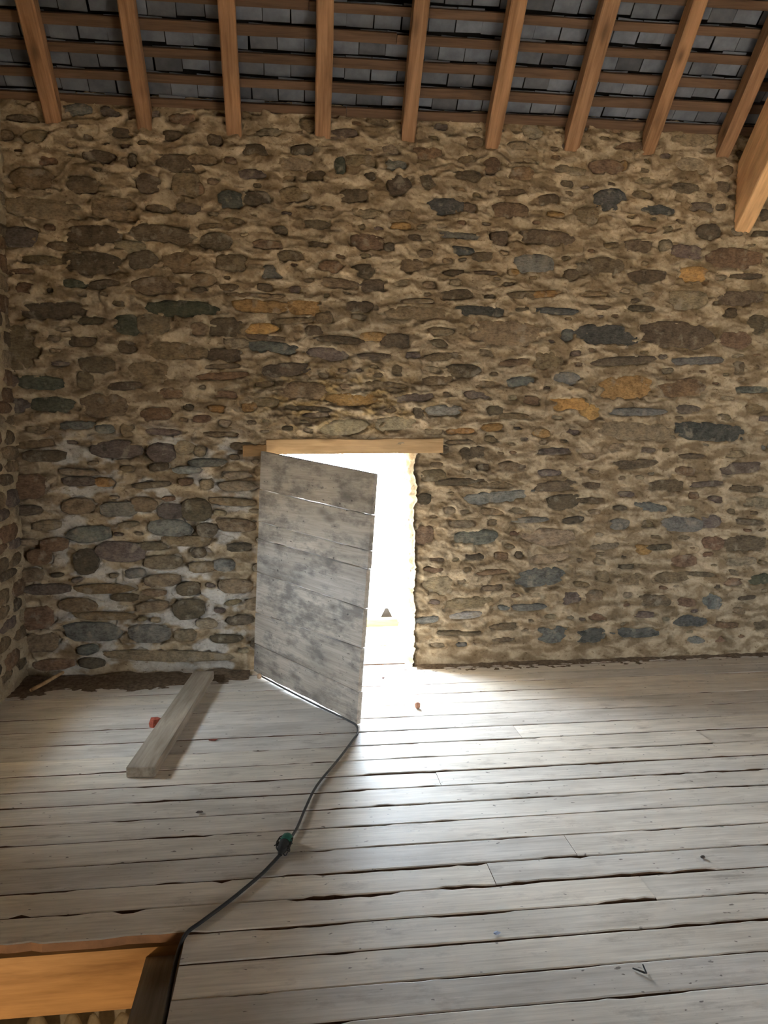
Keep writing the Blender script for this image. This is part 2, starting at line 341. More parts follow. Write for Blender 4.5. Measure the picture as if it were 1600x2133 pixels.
# fill the rest of the wall with smaller stones between the listed ones
occ = np.zeros_like(XX, bool)
def window(x, z, a, b, k=1.5):
    i0 = max(0, int((x - a * k - WX0) / CELL)); i1 = min(len(xs), int((x + a * k - WX0) / CELL) + 2)
    j0 = max(0, int((z - b * k + 0.02) / CELL)); j1 = min(len(zs), int((z + b * k + 0.02) / CELL) + 2)
    return slice(j0, j1), slice(i0, i1)
for s in stones:
    occ[window(s[0], s[1], s[2], s[3], 1.12)] = True
z = 0.10
while z < WZ1 - 0.03:
    rowh = R.uniform(0.05, 0.10); x = WX0 + R.uniform(0.02, 0.1)
    while x < WX1 - 0.05:
        a = R.uniform(0.045, 0.15); b = rowh * R.uniform(0.32, 0.5)
        cx = x + a; cz = z + R.uniform(-0.02, 0.02)
        wj, wi = window(cx, cz, a, b, 1.15)
        inside_door = DX0 - a < cx < DX1 + a and cz < DZ + 0.09
        if not inside_door and wi.stop > wi.start and wj.stop > wj.start and occ[wj, wi].mean() < 0.03:
            occ[wj, wi] = True
            stones.append([cx, cz, a, b, R.uniform(-0.12, 0.12), R.choice('bbtdtprbg'), 0])
        x += 2 * a + R.uniform(0.015, 0.05)
    z += rowh * 0.8 + 0.01

for _ in range(9000):
    a = R.uniform(0.022, 0.075); b = a * R.uniform(0.28, 0.6); b = min(b, 0.032)
    cx = R.uniform(WX0 + .05, WX1 - .08); cz = R.uniform(0.12, WZ1 - 0.04)
    if DX0 - a - .03 < cx < DX1 + a + .04 and cz < DZ + 0.09: continue
    wj, wi = window(cx, cz, a, b, 1.2)
    if occ[wj, wi].mean() < 0.02:
        occ[wj, wi] = True; stones.append([cx, cz, a, b, R.uniform(-0.2, 0.2), R.choice('bbttdprbt'), 0])
# mortar relief (positive = towards the room)
wx = XX + 0.05 * fbm(XX / 0.23, ZZ / 0.17, 3); wz = ZZ + 0.035 * fbm(XX / 0.21, ZZ / 0.13, 9)
n_big = fbm(wx / 0.75, wz / 0.5, 21, 3)
n_mid = fbm(wx / 0.20, wz / 0.085, 31, 4)
n_fin = fbm(XX / 0.045, ZZ / 0.03, 41, 3, 0.6)
t_ = n_mid * 2.2; fl = np.floor(t_); terr = (fl + sstep(0.62, 1.0, t_ - fl)) / 2.2
ph = -wz / 0.105 + 1.5 * fbm(wx / 0.42, wz / 0.5, 61, 3); fr = ph - np.floor(ph)
slump = fr * (1 - sstep(0.86, 1.0, fr)) * (0.35 + 0.65 * sstep(-0.35, 0.35, fbm(XX / 0.3, ZZ / 0.16, 63, 3)))      # trowelled mortar sagging over each course
base = 0.008 + 0.012 * n_big + 0.017 * (0.4 * n_mid + 0.6 * terr) + 0.024 * slump + 0.0045 * n_fin
qn = 0.34 * fbm(XX / 0.07, ZZ / 0.05, 55, 3)
dip = np.zeros_like(XX)
qa = fbm(XX / 0.16, ZZ / 0.06, 57, 3); qb = fbm(XX / 0.10, ZZ / 0.12, 59, 3)
for s in stones:
    x, z, a, b, ro, c, hand = s
    w = window(x, z, a, b, 1.6)
    dx = XX[w] - x; dz = ZZ[w] - z
    u = (dx * math.cos(ro) + dz * math.sin(ro)) / a; v = (-dx * math.sin(ro) + dz * math.cos(ro)) / b
    u = u + 0.45 * qa[w]; v = v + 0.35 * qb[w]; en = R.choice([2.2, 3.0, 4.5, 6.0])
    q = (np.abs(u) ** en + np.abs(v) ** en) ** (1 / en) + qn[w] + (0.0 if hand else 0.12)
    dip[w] = np.maximum(dip[w], 1 - sstep(0.80, 1.16, q))
rel = base * (1 - dip) + (-0.024 + 0.006 * n_fin) * dip
# crumbled older mortar over the lintel
crx, crz = 0.25, 1.78
cru = np.exp(-(((XX - crx) / 0.66) ** 2 + ((ZZ - crz) / 0.23) ** 2) ** 2)
rel += cru * (0.026 * fbm(XX / 0.08, ZZ / 0.04, 71, 4, 0.7) - 0.002)
# base plaster skirting
sk = 1 - sstep(0.07, 0.15, ZZ + 0.02 * n_mid); rel = rel * (1 - sk) + (0.022 + 0.006 * n_big + 0.002 * n_fin) * sk
# rounded ragged jambs
edge_r = DX1 + 0.014 * fbm(ZZ / 0.21, ZZ * 0 + 3.3, 81, 6, 0.82); ed = np.where(ZZ < DZ, XX - edge_r, 9)
rel -= 0.05 * (1 - sstep(0.0, 0.06, ed)) * (ed < 0.07)
tint_m = np.zeros(XX.shape + (3,)); tint_m[:] = (0.47, 0.37, 0.245)
vary = fbm(XX / 0.5, ZZ / 0.4, 91, 4)
tint_m *= (1 + 0.14 * vary)[..., None]
stain = sstep(-0.45, 0.5, fbm(wx / 0.17, wz / 0.06, 93, 4))[..., None]       # brown clayey smears against paler lime
tint_m = tint_m * (np.array((0.60, 0.55, 0.50)) * (1 - stain) + np.array((1.14, 1.14, 1.16)) * stain)
lime = sstep(0.05, 0.45, fbm(XX / 0.22, ZZ / 0.14, 95, 4) + 0.15)         # whiter lime mortar left of the doorway, its lit patch put into the colour
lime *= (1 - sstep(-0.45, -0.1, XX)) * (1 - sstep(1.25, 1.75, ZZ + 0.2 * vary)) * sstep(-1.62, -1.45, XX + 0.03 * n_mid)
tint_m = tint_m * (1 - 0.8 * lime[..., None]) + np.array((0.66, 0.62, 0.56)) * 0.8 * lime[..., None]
ocm = (cru * sstep(-0.3, 0.4, fbm(XX / 0.15, ZZ / 0.09, 97, 4)))[..., None]
tint_m = tint_m * (1 - 0.75 * ocm) + np.array((0.40, 0.27, 0.115)) * 0.75 * ocm
blk = (cru * sstep(0.12, 0.5, fbm(XX / 0.12, ZZ / 0.05, 99, 4)))[..., None]
tint_m = tint_m * (1 - 0.7 * blk) + np.array((0.12, 0.09, 0.06)) * 0.7 * blk
P = np.stack([XX, -rel, ZZ], -1)
fx = (XX[:-1, :-1] + XX[1:, 1:]) / 2; fz = (ZZ[:-1, :-1] + ZZ[1:, 1:]) / 2
er = (edge_r[:-1, :-1] + edge_r[1:, 1:]) / 2
keep = ~((fx > DX0) & (fx < er) & (fz < DZ))

# solid core of the wall, then the relief skin
wall_back = link('wall_back', boxes('wall_back', [(-2.3, DX0 - 0.03, 0.06, 0.51, -2.6, 3.5), (DX1 + 0.04, 7.0, 0.06, 0.51, -2.6, 3.5), (DX0 - 0.03, DX1 + 0.04, 0.06, 0.51, 1.53, 3.5),
                                                     (DX0 - 0.03, DX1 + 0.04, 0.06, 0.51, -2.6, -0.06), (WX1 - .02, 7.0, -0.01, 0.1, -0.1, 3.5)]), M_PLASTER)
tag(wall_back, 'rough rubble stone wall with beige lime mortar around the small doorway', kind='structure')
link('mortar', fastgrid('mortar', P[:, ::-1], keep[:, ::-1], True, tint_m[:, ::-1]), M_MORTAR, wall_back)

# doorway jambs
def jamb(name, side):
    ys = np.arange(-0.03, 0.53, 0.012); zz = np.arange(-0.02, DZ + 0.03, 0.012)
    Y2, Z2 = np.meshgrid(ys, zz)
    bx = (DX1 if side > 0 else DX0)
    ev = 0.014 * fbm(Z2 / 0.21, Z2 * 0 + 3.3, 81, 6, 0.82)
    d = 0.022 * fbm(Y2 / 0.15, Z2 / 0.10, 101 + side, 4, 0.65) + 0.012 * fbm(Y2 / 0.04, Z2 / 0.04, 121, 2)
    X2 = bx + side * (ev * side + 0.004 - d * np.clip((Y2 + 0.03) / 0.08, 0, 1) + 0.03 * (1 - sstep(-0.03, 0.02, Y2)) - 0.012)
    Pj = np.stack([X2, Y2, Z2], -1); cj = np.zeros(X2.shape + (3,)); cj[:] = (0.52, 0.44, 0.32)
    if side > 0: Pj = Pj[:, ::-1]; 
    return link(name, fastgrid(name, Pj, None, True, cj), M_MORTAR, wall_back)
jamb('jamb', 1); jamb('jamb', -1)

# stones as single pieces
def stone_mesh(i):
    rr = random.Random(100 + i); n = 12; v = []; f = []
    ex = rr.choice([2.4, 3.0, 4.0])
    out = []
    for k in range(n):
        an = 2 * math.pi * k / n; c, s = math.cos(an), math.sin(an)
        rad = 1.22 / ((abs(c) ** ex + abs(s) ** ex) ** (1 / ex)) * rr.uniform(0.9, 1.06); out.append((c * rad, s * rad))
    v.append((0, -1.0 + rr.uniform(-.2, .2), 0))
    for sc, dep in ((0.5, -0.95), (0.86, -0.65), (1.0, 1.6)):
        for (a, b) in out:
            v.append((a * sc, dep + (rr.uniform(-0.3, 0.3) if dep < 0 else 0), b * sc))
    for k in range(n):
        k2 = (k + 1) % n
        f.append((0, 1 + k2, 1 + k)); f.append((1 + k, 1 + k2, 1 + n + k2, 1 + n + k)); f.append((1 + n + k, 1 + n + k2, 1 + 2 * n + k2, 1 + 2 * n + k))
    f = [tuple(reversed(q)) for q in f]
    me = mesh('stone', v, f, True); me.materials.append(M_STONE); return me
SM = [stone_mesh(i) for i in range(10)]
def vis(s):
    d = np.array([s[0], 0, s[1]]) - CAM; zc = d @ fw; u = CX + F * (d @ rt) / zc; v_ = CY - F * (d @ up) / zc
    return -10 < u < 1610 and v_ > 180
order = sorted(stones, key=lambda s: -(s[2] * s[3]) * (1 if vis(s) else 0.0) - (0.002 if (s[6] and vis(s)) else 0))
rs = random.Random(5); SMALL = []
for i, s in enumerate(order):
    x, z, a, b, ro, c, hand = s
    col = np.array(PAL[c]) * rs.uniform(0.82, 1.22) * np.array([1 + rs.uniform(-.05, .05), 1, 1 + rs.uniform(-.06, .06)])
    dep = rs.uniform(0.010, 0.017); off = rs.uniform(-0.004, 0.006) - (0.003 if not hand else 0)
    if i < 298 and vis(s):
        o = link('stone', SM[rs.randrange(10)], None, wall_back)
        o.location = (x, -off + 0.004, z); o.rotation_euler = (rs.uniform(-.06, .06), -ro, rs.uniform(-.06, .06)); o.scale = (a, dep, b)
        o.color = (*col, 1)
    else: SMALL.append((x, -off + 0.004, z, a, dep, b, ro, col, rs.randrange(10)))
def joined(name, lst, mat, parent):
    V = []; Fc = []; Cc = []
    for (x, y, z, a, d, b, ro, col, k) in lst:
        o = len(V); c, s = math.cos(ro), math.sin(ro)
        for p in SM[k].vertices:
            u, w, t = p.co.x * a, p.co.y * d, p.co.z * b
            V.append((x + u * c - t * s, y + w, z + u * s + t * c)); Cc.append((*col, 1))
        Fc += [tuple(j + o for j in q.vertices) for q in SM[k].polygons]
    me = mesh(name, V, Fc, True); ca = me.color_attributes.new('tint', 'FLOAT_COLOR', 'POINT')
    ca.data.foreach_set('color', np.array(Cc, np.float32).reshape(-1))
    o = link(name, me, mat, parent); o['kind'] = 'stuff'; return o
joined('small_stones', SMALL, M_STONE_S, wall_back)

# left wall (a sliver in view), same masonry
LXW = -1.722
ys = np.arange(-3.4, 0.02, 0.014); zl = np.arange(-0.02, 3.6, 0.014)
YL, ZL = np.meshgrid(ys, zl)
lst = []; rl = random.Random(31); z = 0.12
rell = 0.012 + 0.012 * fbm(YL / 0.6, ZL / 0.5, 201, 3) + 0.012 * fbm(YL / 0.2, ZL / 0.09, 211, 4) + 0.003 * fbm(YL / .04, ZL / .03, 221, 2)
while z < 3.4:
    h = rl.uniform(0.07, 0.13); y = -3.35
    while y < -0.05:
        a = rl.uniform(0.06, 0.16); b = h * 0.42
        u = (YL - y - a) / a; v = (ZL - z) / b
        q = (np.abs(u) ** 3 + np.abs(v) ** 3) ** (1 / 3) + 0.2 * fbm(YL / .07, ZL / .05, 231, 2)
        dd = 1 - sstep(0.8, 1.15, q); rell = rell * (1 - dd) - 0.02 * dd
        if y > LY1 + .05 or y + 2 * a < LY0 - .05 or z > LZ1 + .08 or z < LZ0 - .08: lst.append((y + a, z, a, b, np.array(PAL[rl.choice('bbdtrp')]) * rl.uniform(.8, 1.2), rl.randrange(10)))
        y += 2 * a + rl.uniform(0.03, 0.07)
    z += h
wall_left = link('wall_left', boxes('wall_left', [(LXW - .03 - LTH, LXW - 0.03, LY1, 0.1, -2.6, 8.0), (LXW - .03 - LTH, LXW - 0.03, -8.1, LY0, -2.6, 8.0), (LXW - .03 - LTH, LXW - 0.03, LY0, LY1, LZ1, 8.0), (LXW - .03 - LTH, LXW - 0.03, LY0, LY1, -2.6, LZ0)]), M_PLASTER)
tag(wall_left, 'brown stone side wall at the left edge', kind='structure')
cl = np.zeros(YL.shape + (3,)); cl[:] = (0.45, 0.36, 0.24)
link('mortar', fastgrid('mortar_left', np.stack([LXW + rell, YL, ZL], -1), ~((YL[:-1, :-1] > LY0) & (YL[1:, 1:] < LY1) & (ZL[1:, 1:] < LZ1) & (ZL[:-1, :-1] > LZ0)), True, cl), M_MORTAR, wall_left)
V = []; Fc = []; Cc = []
for (y, z, a, b, col, k) in lst:
    o = len(V)
    for p in SM[k].vertices: V.append((LXW - p.co.y * 0.013 - 0.002, y + p.co.x * a, z + p.co.z * b)); Cc.append((*col, 1))
    Fc += [tuple(j + o for j in q.vertices) for q in SM[k].polygons]
me = mesh('left_stones', V, Fc, True); ca = me.color_attributes.new('tint', 'FLOAT_COLOR', 'POINT'); ca.data.foreach_set('color', np.array(Cc, np.float32).reshape(-1))
link('small_stones', me, M_STONE_S, wall_left)['kind'] = 'stuff'

# walls behind and beside the camera
wr = link('wall_right', boxes('wall_right', [(6.4, 7.0, -8.1, 0.1, -2.6, 8.0)]), M_PLASTER); tag(wr, 'plain lime rendered gable wall far to the right', kind='structure')
wf = link('wall_rear', boxes('wall_rear', [(-2.3, RX0, RY - 0.5, RY, -2.6, 3.6), (RX1, 7.0, RY - 0.5, RY, -2.6, 3.6), (RX0, RX1, RY - 0.5, RY, RZ1, 3.6), (RX0, RX1, RY - 0.5, RY, -2.6, -0.03)]), M_PLASTER)
tag(wf, 'plain lime rendered wall behind the camera', kind='structure')

# ---------------------------------------------------------------- floor boards
EDG = [0.045, -0.085, -0.235, -0.40, -0.575, -0.75, -0.945, -1.135, -1.31, -1.485, -1.645, -1.79, -1.945, -2.10, -2.265, -2.42, -2.56, -2.705, -2.845, -2.99, -3.12]
while EDG[-1] > RY: EDG.append(EDG[-1] - R.uniform(0.135, 0.16))
HX, HY0, HY1 = -0.354, -2.705, -5.4         # stair opening
floor = link('floor', boxes('floor', [(-1.78, 6.5, HY0 + 0.12, 0.06, -0.075, -0.040), (HX, 6.5, HY0, HY0 + 0.12, -0.075, -0.040), (HX, 6.5, HY1, HY0, -0.075, -0.040), (-1.78, 6.5, RY, HY1, -0.075, -0.040)]), M_SUB)
tag(floor, 'floor of long worn grey boards with dark gaps', kind='structure')
def board_mesh(name, x0, x1, y0, y1, th, seed, jag=0.003, z0=0.0):
    """long board along x, ragged long edges, slight cup; local origin at x0,ymid"""
    rr = random.Random(seed); L = x1 - x0; n = max(4, int(L / 0.035)); ym = (y0 + y1) / 2; hw = (y1 - y0) / 2
    v = []; f = []
    g0 = rr.uniform(0.0006, 0.0018); g1 = rr.uniform(0.0006, 0.0018)
    ja = jb = 0
    for i in range(n + 1):
        x = L * i / n
        if rr.random() < 0.22: ja = rr.choice([0, 0, 0, 0.3, 1.0, 1.8]) * jag
        if rr.random() < 0.22: jb = rr.choice([0, 0, 0, 0.3, 1.0, 1.8]) * jag
        a = -hw + g0 + ja * rr.uniform(.6, 1.3); b = hw - g1 - jb * rr.uniform(.6, 1.3)
        zz = z0 + 0.0012 * math.sin(x * 1.3 + seed)
        v += [(x, a, zz - th), (x, a, zz - 0.0025), (x, a + 0.005, zz), (x, b - 0.005, zz), (x, b, zz - 0.0025), (x, b, zz - th)]
    for i in range(n):
        o = 6 * i
        for k in range(5): f.append((o + k, o + 6 + k, o + 7 + k, o + k + 1))
    f.append((0, 1, 2, 3, 4, 5)); e = 6 * n; f.append((e + 5, e + 4, e + 3, e + 2, e + 1, e))
    f = [tuple(reversed(q)) for q in f]
    me = mesh(name, v, f); me.materials.append(M_FLOOR); me.materials.append(M_EDGE)
    me.polygons.foreach_set('material_index', [1 if (i < 5 * n and i % 5 in (0, 4)) or i >= 5 * n else 0 for i in range(len(me.polygons))])
    return me, (x0, ym, 0)
rb = random.Random(77)
for i in range(len(EDG) - 1):
    y1, y0 = EDG[i], EDG[i + 1]; cuts = [-1.74]
    if y0 < HY0 - 0.05 and y0 > HY1 - 0.1: cuts = [HX]
    x = rb.uniform(0.4, 4.6) if cuts[0] < -1 else rb.uniform(0.9, 4.8)
    if i in (0,): cuts = [-1.74]; x = 3.0
    if abs(y0 + 1.31) < .01: x = 1.15
    if abs(y0 + 2.56) < .01: x = 0.68
    while x < 6.2:
        cuts.append(x); x += rb.uniform(3.4, 4.6)
    cuts.append(6.5)
    for k in range(len(cuts) - 1):
        jag = 0.003 if y1 > -1.2 else 0.004
        if abs(y0 + 2.56) < 0.01 or abs(y1 + 2.56) < 0.01: jag = 0.008
        me, loc = board_mesh('floor_board', cuts[k] + 0.0008, cuts[k + 1] - 0.0008, y0, y1, 0.03, rb.randrange(9999), jag, rb.uniform(-0.0025, 0.0015))
        o = link('floor_board', me, None, floor); o.location = loc
# threshold boards in the doorway
for (a, b) in ((0.05, 0.505),):
    me, loc = board_mesh('threshold_board', DX0 - 0.01, DX1 + 0.03, a + 0.006, b - 0.006, 0.04, 3, 0.002, 0.004); o = link('threshold_board', me, None, floor); o.location = loc
# ceiling structure below handled later; landing outside
me, loc = board_mesh('landing_board', -0.6, 1.4, 0.525, 1.08, 0.04, 5, 0.002, 0.0)
landing = empty('landing', (0, 0.8, 0)); tag(landing, 'pale timber landing just outside the doorway with an orange edge beam', 'landing')
o = link('landing_board', me, None, landing); o.location = (loc[0], loc[1] - 0.8, loc[2])
o = link('edge_beam', mesh('edge_beam', *hexa(boxv(-0.6, 1.4, 0.285, 0.36, -0.15, 0.058))), M_JOIST, landing)
o = link('support_post', mesh('support_post', *hexa(boxv(-0.5, -0.38, 0.23, 0.35, -2.55, -0.15))), M_TRUSS, landing)
o = link('support_post', mesh('support_post', *hexa(boxv(1.2, 1.32, 0.23, 0.35, -2.55, -0.15))), M_TRUSS, landing)
gp = on_wall(805, 1266, 1.18)
k_ = 0.0
v = []
for yy in (-.02, .02): v += [(-.056, yy, -.30), (.056, yy, -.30), (.056, yy, -.088), (.012, yy, 0), (-.012, yy, 0), (-.056, yy, -.088)]
me = mesh('pointed_picket', v, [(0, 1, 2, 3, 4, 5), (11, 10, 9, 8, 7, 6)] + [(k, k + 6, (k + 1) % 6 + 6, (k + 1) % 6) for k in range(6)])
o = link('pointed_picket', me, M_ROOF); o.location = gp; tag(o, 'small weathered pointed picket just beyond the landing beam', 'picket')

ground = link('ground', mesh('ground', [(-60, -60, -2.6), (60, -60, -2.6), (60, 60, -2.6), (-60, 60, -2.6)], [(0, 1, 2, 3)]), M_GROUND)
tag(ground, 'pale gravel yard outside the barn', kind='structure')

# ---------------------------------------------------------------- roof
Z0 = 3.375                                   # underside of the rafters at the wall face
def roof_pt(x, t, n): return (x, -t - n * 0.7071 * 0 + 0.0, Z0 + t + n * 1.41421)     # t: run towards the room, n: height above rafter underside (perp.)
def slope_box(name, x0, x1, t0, t1, n0, n1, mat=None, parent=None, origin=None):
    """box aligned to the 45 degree roof: t along the slope (m), n perpendicular; object local x = along the slope"""
    me = None
    s = math.sqrt(.5); L = (t1 - t0); W = x1 - x0
    v = boxv(0, L, -W / 2, W / 2, n0, n1)
    me = mesh(name, v, BOXF); o = link(name, me, mat, parent)
    o.matrix_local = Matrix(((0, -1, 0, (x0 + x1) / 2), (-s, 0, -s, -t0 * s), (s, 0, -s, Z0 + t0 * s), (0, 0, 0, 1)))
    return o
# matrix columns: local x -> up slope (0,-s,s); local y -> world -x; local z -> (0,-s,-s) inward normal, so use negative n for outward
def SB(name, x0, x1, t0, t1, n0, n1, mat, parent=None): return slope_box(name, x0, x1, t0, t1, -n1, -n0, mat, parent)

ceiling = link('ceiling', mesh('ceiling', [(-2.3, 1.1, Z0 - 1.1 + .36), (7, 1.1, Z0 - 1.1 + .36), (7, -3.75, Z0 + 3.75 + .36), (-2.3, -3.75, Z0 + 3.75 + .36), (7, -8.4, Z0 - .9 + .36), (-2.3, -8.4, Z0 - .9 + .36)],
                               [(0, 1, 2, 3), (3, 2, 4, 5)]), M_ROOF)
tag(ceiling, 'slate roof seen from below, laths and slates above the rafters', kind='structure')
RAF_H = 0.095
RX = [-1.935, -1.401, -0.874, -0.345, 0.194, 0.735, 1.283, 1.815, 2.335, 2.852, 3.38, 3.92, 4.45, 4.98, 5.5, 6.05]
names = {0: None, 1: 'dim brown rafter farthest left, beside the left wall', 2: 'second brown roof rafter from the left', 3: 'third brown roof rafter from the left', 4: 'fourth roof rafter from the left, nearly upright above the doorway',
         5: 'fifth roof rafter from the left, above the right side of the doorway', 6: 'sixth roof rafter from the left', 7: 'seventh roof rafter from the left', 8: 'eighth roof rafter from the left, third from the thick truss beam',
         9: 'ninth roof rafter from the left, just left of the thick truss beam'}
for i, x in enumerate(RX):
    w = 0.046 + 0.003 * math.sin(i * 2.1)
    if i == 0 or i > 10: continue
    L = 5.25; n = 14; v = []; f = []; rr = random.Random(i)
    for k in range(n + 1):
        xx = -0.25 + (L + .25) * k / n; jx = rr.uniform(-.003, .003) + 0.006 * math.sin(k * .5 + i); jz = rr.uniform(-.003, .003)
        v += [(xx, -w + jx, -RAF_H), (xx, w + jx, -RAF_H), (xx, w + jx, -.006 + jz), (xx, w - .008 + jx, jz), (xx, -w + .008 + jx, jz), (xx, -w + jx, -.006 + jz)]
    for k in range(n):
        for q in range(6): f.append((6 * k + q, 6 * k + (q + 1) % 6, 6 * k + 6 + (q + 1) % 6, 6 * k + 6 + q))
    f.append(tuple(range(5, -1, -1))); f.append(tuple(range(6 * n, 6 * n + 6)))
    f = [tuple(reversed(q)) for q in f]
    o = link('rafter', mesh('rafter', v, f), M_RAFTER); s = math.sqrt(.5)
    zt = Z0 + 0.012 * math.sin(i * 1.7)
    o.matrix_world = Matrix(((0, -1, 0, x), (-s, 0, -s, 0), (s, 0, -s, zt), (0, 0, 0, 1)))
    tag(o, names.get(i) or 'roof rafter half hidden behind the thick truss beam at right', 'rafter', 'rafters under the slate roof')
# truss principal rafter at the right
o = SB('truss_beam', 2.955, 3.075, -0.46, 5.0, -0.335, -0.02, M_TRUSS)
bpy.context.view_layer.update()
bv = o.modifiers.new('bevel', 'BEVEL'); bv.width = 0.012; bv.segments = 2
tag(o, 'thick orange-brown truss beam running into the wall at the right edge', 'beam')
# laths and slates
n_l = RAF_H; PITCHL = 0.1415; T_FIRST = 0.005
lt = []
rs2 = random.Random(17)
for r_ in range(-2, 36):
    t0 = T_FIRST + r_ * PITCHL + rs2.uniform(-.006, .006); lt.append(t0)
    segs = [(-1.75, 6.4)] if r_ > 9 else [(-1.75, rs2.uniform(0.1, 1.0)), (0, 6.4)]
    if len(segs) == 2: segs[1] = (segs[0][1] + .003, 6.4)
    for (a, b) in segs:
        L = b - a; n = max(2, int(L / 0.5)); v = []; f = []; wl = rs2.uniform(0.046, 0.058)
        for k in range(n + 1):
            j = rs2.uniform(-.004, .004); v += [(a + L * k / n - a, -wl / 2 + j, 0), (a + L * k / n - a, wl / 2 + j, 0), (a + L * k / n - a, wl / 2 + j, .022), (a + L * k / n - a, -wl / 2 + j, .022)]
        for k in range(n):
            for q in range(4): f.append((4 * k + q, 4 * k + 4 + q, 4 * k + 4 + (q + 1) % 4, 4 * k + (q + 1) % 4))
        f.append((0, 1, 2, 3)); f.append((4 * n + 3, 4 * n + 2, 4 * n + 1, 4 * n))
        o = link('lath', mesh('lath', v, f), M_LATH, ceiling); s = math.sqrt(.5)
        base_ = Vector((a, -t0 * s, Z0 + t0 * s)) + Vector((0, s, s)) * n_l
        # local x -> world x, local y -> up slope, local z -> outward normal (0,s,s)
        o.matrix_local = Matrix(((1, 0, 0, base_.x), (0, -s, s, base_.y), (0, s, s, base_.z), (0, 0, 0, 1)))
sl_mesh = []
for k in range(6):
    rr = random.Random(k + 900); w = 0.078; L = 0.104 + rr.uniform(-.004, .004); t = 0.006
    v = [(-w + rr.uniform(0, .004), -L, .0 + .016), (w - rr.uniform(0, .004), -L, .016), (w - .001, 0.028 + rr.uniform(-.006, .006), 0), (-w + .001, 0.028 + rr.uniform(-.006, .006), 0)]
    v += [(a, b, c + t) for a, b, c in v]
    me = mesh('slate', v, BOXF); me.materials.append(M_SLATE); sl_mesh.append(me)
cnt = 0; bulk = []; s = math.sqrt(.5)
for r_, t0 in enumerate(lt):
    x = -1.9 + (0.08 if r_ % 2 else 0)
    while x < 6.5:
        p = Vector((x, -t0 * s, Z0 + t0 * s)) + Vector((0, s, s)) * (n_l + 0.024)
        mt = Matrix(((1, 0, 0, p.x), (0, -s, s, p.y), (0, s, s, p.z), (0, 0, 0, 1)))
        d = np.array(p) - CAM; zc = d @ fw; u = CX + F * (d @ rt) / zc; v_ = CY - F * (d @ up) / zc
        if -60 < u < 1660 and -70 < v_ and r_ < 10 and cnt < 290:
            o = link('slate', sl_mesh[rs2.randrange(6)], None, ceiling); o.matrix_local = mt @ Matrix.Rotation(rs2.uniform(-.03, .03), 4, 'Z') @ Matrix.Translation((rs2.uniform(-.003, .003), rs2.uniform(-.006, .006), 0)); cnt += 1
        else: bulk.append((mt, rs2.randrange(6)))
        x += 0.159
V = []; Fc = []
for mt, k in bulk:
    o_ = len(V); V += [mt @ p.co for p in sl_mesh[k].vertices]; Fc += [tuple(j + o_ for j in q) for q in BOXF]
o = link('slates_beyond', mesh('slates_beyond', V, Fc), M_SLATE, ceiling); o['kind'] = 'stuff'

# ---------------------------------------------------------------- lintel
lin = empty('lintel', (0, 0, 1.43)); tag(lin, 'orange-brown wooden lintel over the doorway', 'lintel')
def lintel_part(name, x0, x1, z0a, z0b, z1a, z1b, y, mat):
    n = 10; v = []; f = []; rr = random.Random(3)
    for k in range(n + 1):
        u = k / n; x = x0 + (x1 - x0) * u; a = z0a + (z0b - z0a) * u - 1.43; b = z1a + (z1b - z1a) * u - 1.43 + rr.uniform(-.004, .004)
        v += [(x, y, a), (x, y + 0.22, a), (x, y + 0.22, b), (x, y + .006, b), (x, y, b - .006)]
    for k in range(n):
        for q in range(5): f.append((5 * k + q, 5 * k + (q + 1) % 5, 5 * k + 5 + (q + 1) % 5, 5 * k + 5 + q))
    f.append((4, 3, 2, 1, 0)); f.append(tuple(range(5 * n, 5 * n + 5)))
    f = [tuple(reversed(q)) for q in f]
    return link(name, mesh(name, v, f), mat, lin)
lintel_part('beam', -0.175, 0.975, 1.428, 1.435, 1.528, 1.532, -0.034, M_LINTEL)
lintel_part('end_block', -0.325, -0.177, 1.415, 1.42, 1.49, 1.495, -0.03, M_JOIST)
o = link('back_beam', mesh('back_beam', *hexa(boxv(-0.5, 1.1, 0.15, 0.5, 0.0, 0.12))), M_LINTEL, lin); o.location = (0, 0, 0.005)

# ---------------------------------------------------------------- the door leaf
HB, HT = np.array((-0.2785, -0.062, 0.016)), np.array((-0.209, -0.062, 1.452))
FB, FT = np.array((0.314, -1.044, 0.010)), np.array((0.4134, -1.044, 1.353))
frH = [1.0, 0.829, 0.685, 0.608, 0.459, 0.274, 0.130, 0.0]; frF = [1.0, 0.838, 0.696, 0.625, 0.466, 0.308, 0.130, 0.0]
door = empty('door_1', tuple(HB)); tag(door, 'weathered grey plank door standing half open', kind='structure')
nrm = np.cross(FB - HB, HT - HB); nrm /= np.linalg.norm(nrm)
if nrm[1] > 0: nrm = -nrm                      # towards the camera side
def door_pt(u, f, off):
    p = HB + (FB - HB) * u; q = HT + (FT - HT) * u; return p + (q - p) * f + nrm * off
ex = (FB - HB) / np.linalg.norm(FB - HB); ez = np.array((0, 0, 1.0)) - ex * ex[2]; ez /= np.linalg.norm(ez); ey = np.cross(ez, ex)
MD = Matrix(((ex[0], ey[0], ez[0], 0), (ex[1], ey[1], ez[1], 0), (ex[2], ey[2], ez[2], 0), (0, 0, 0, 1)))
MDi = MD.inverted()
rd = random.Random(4)
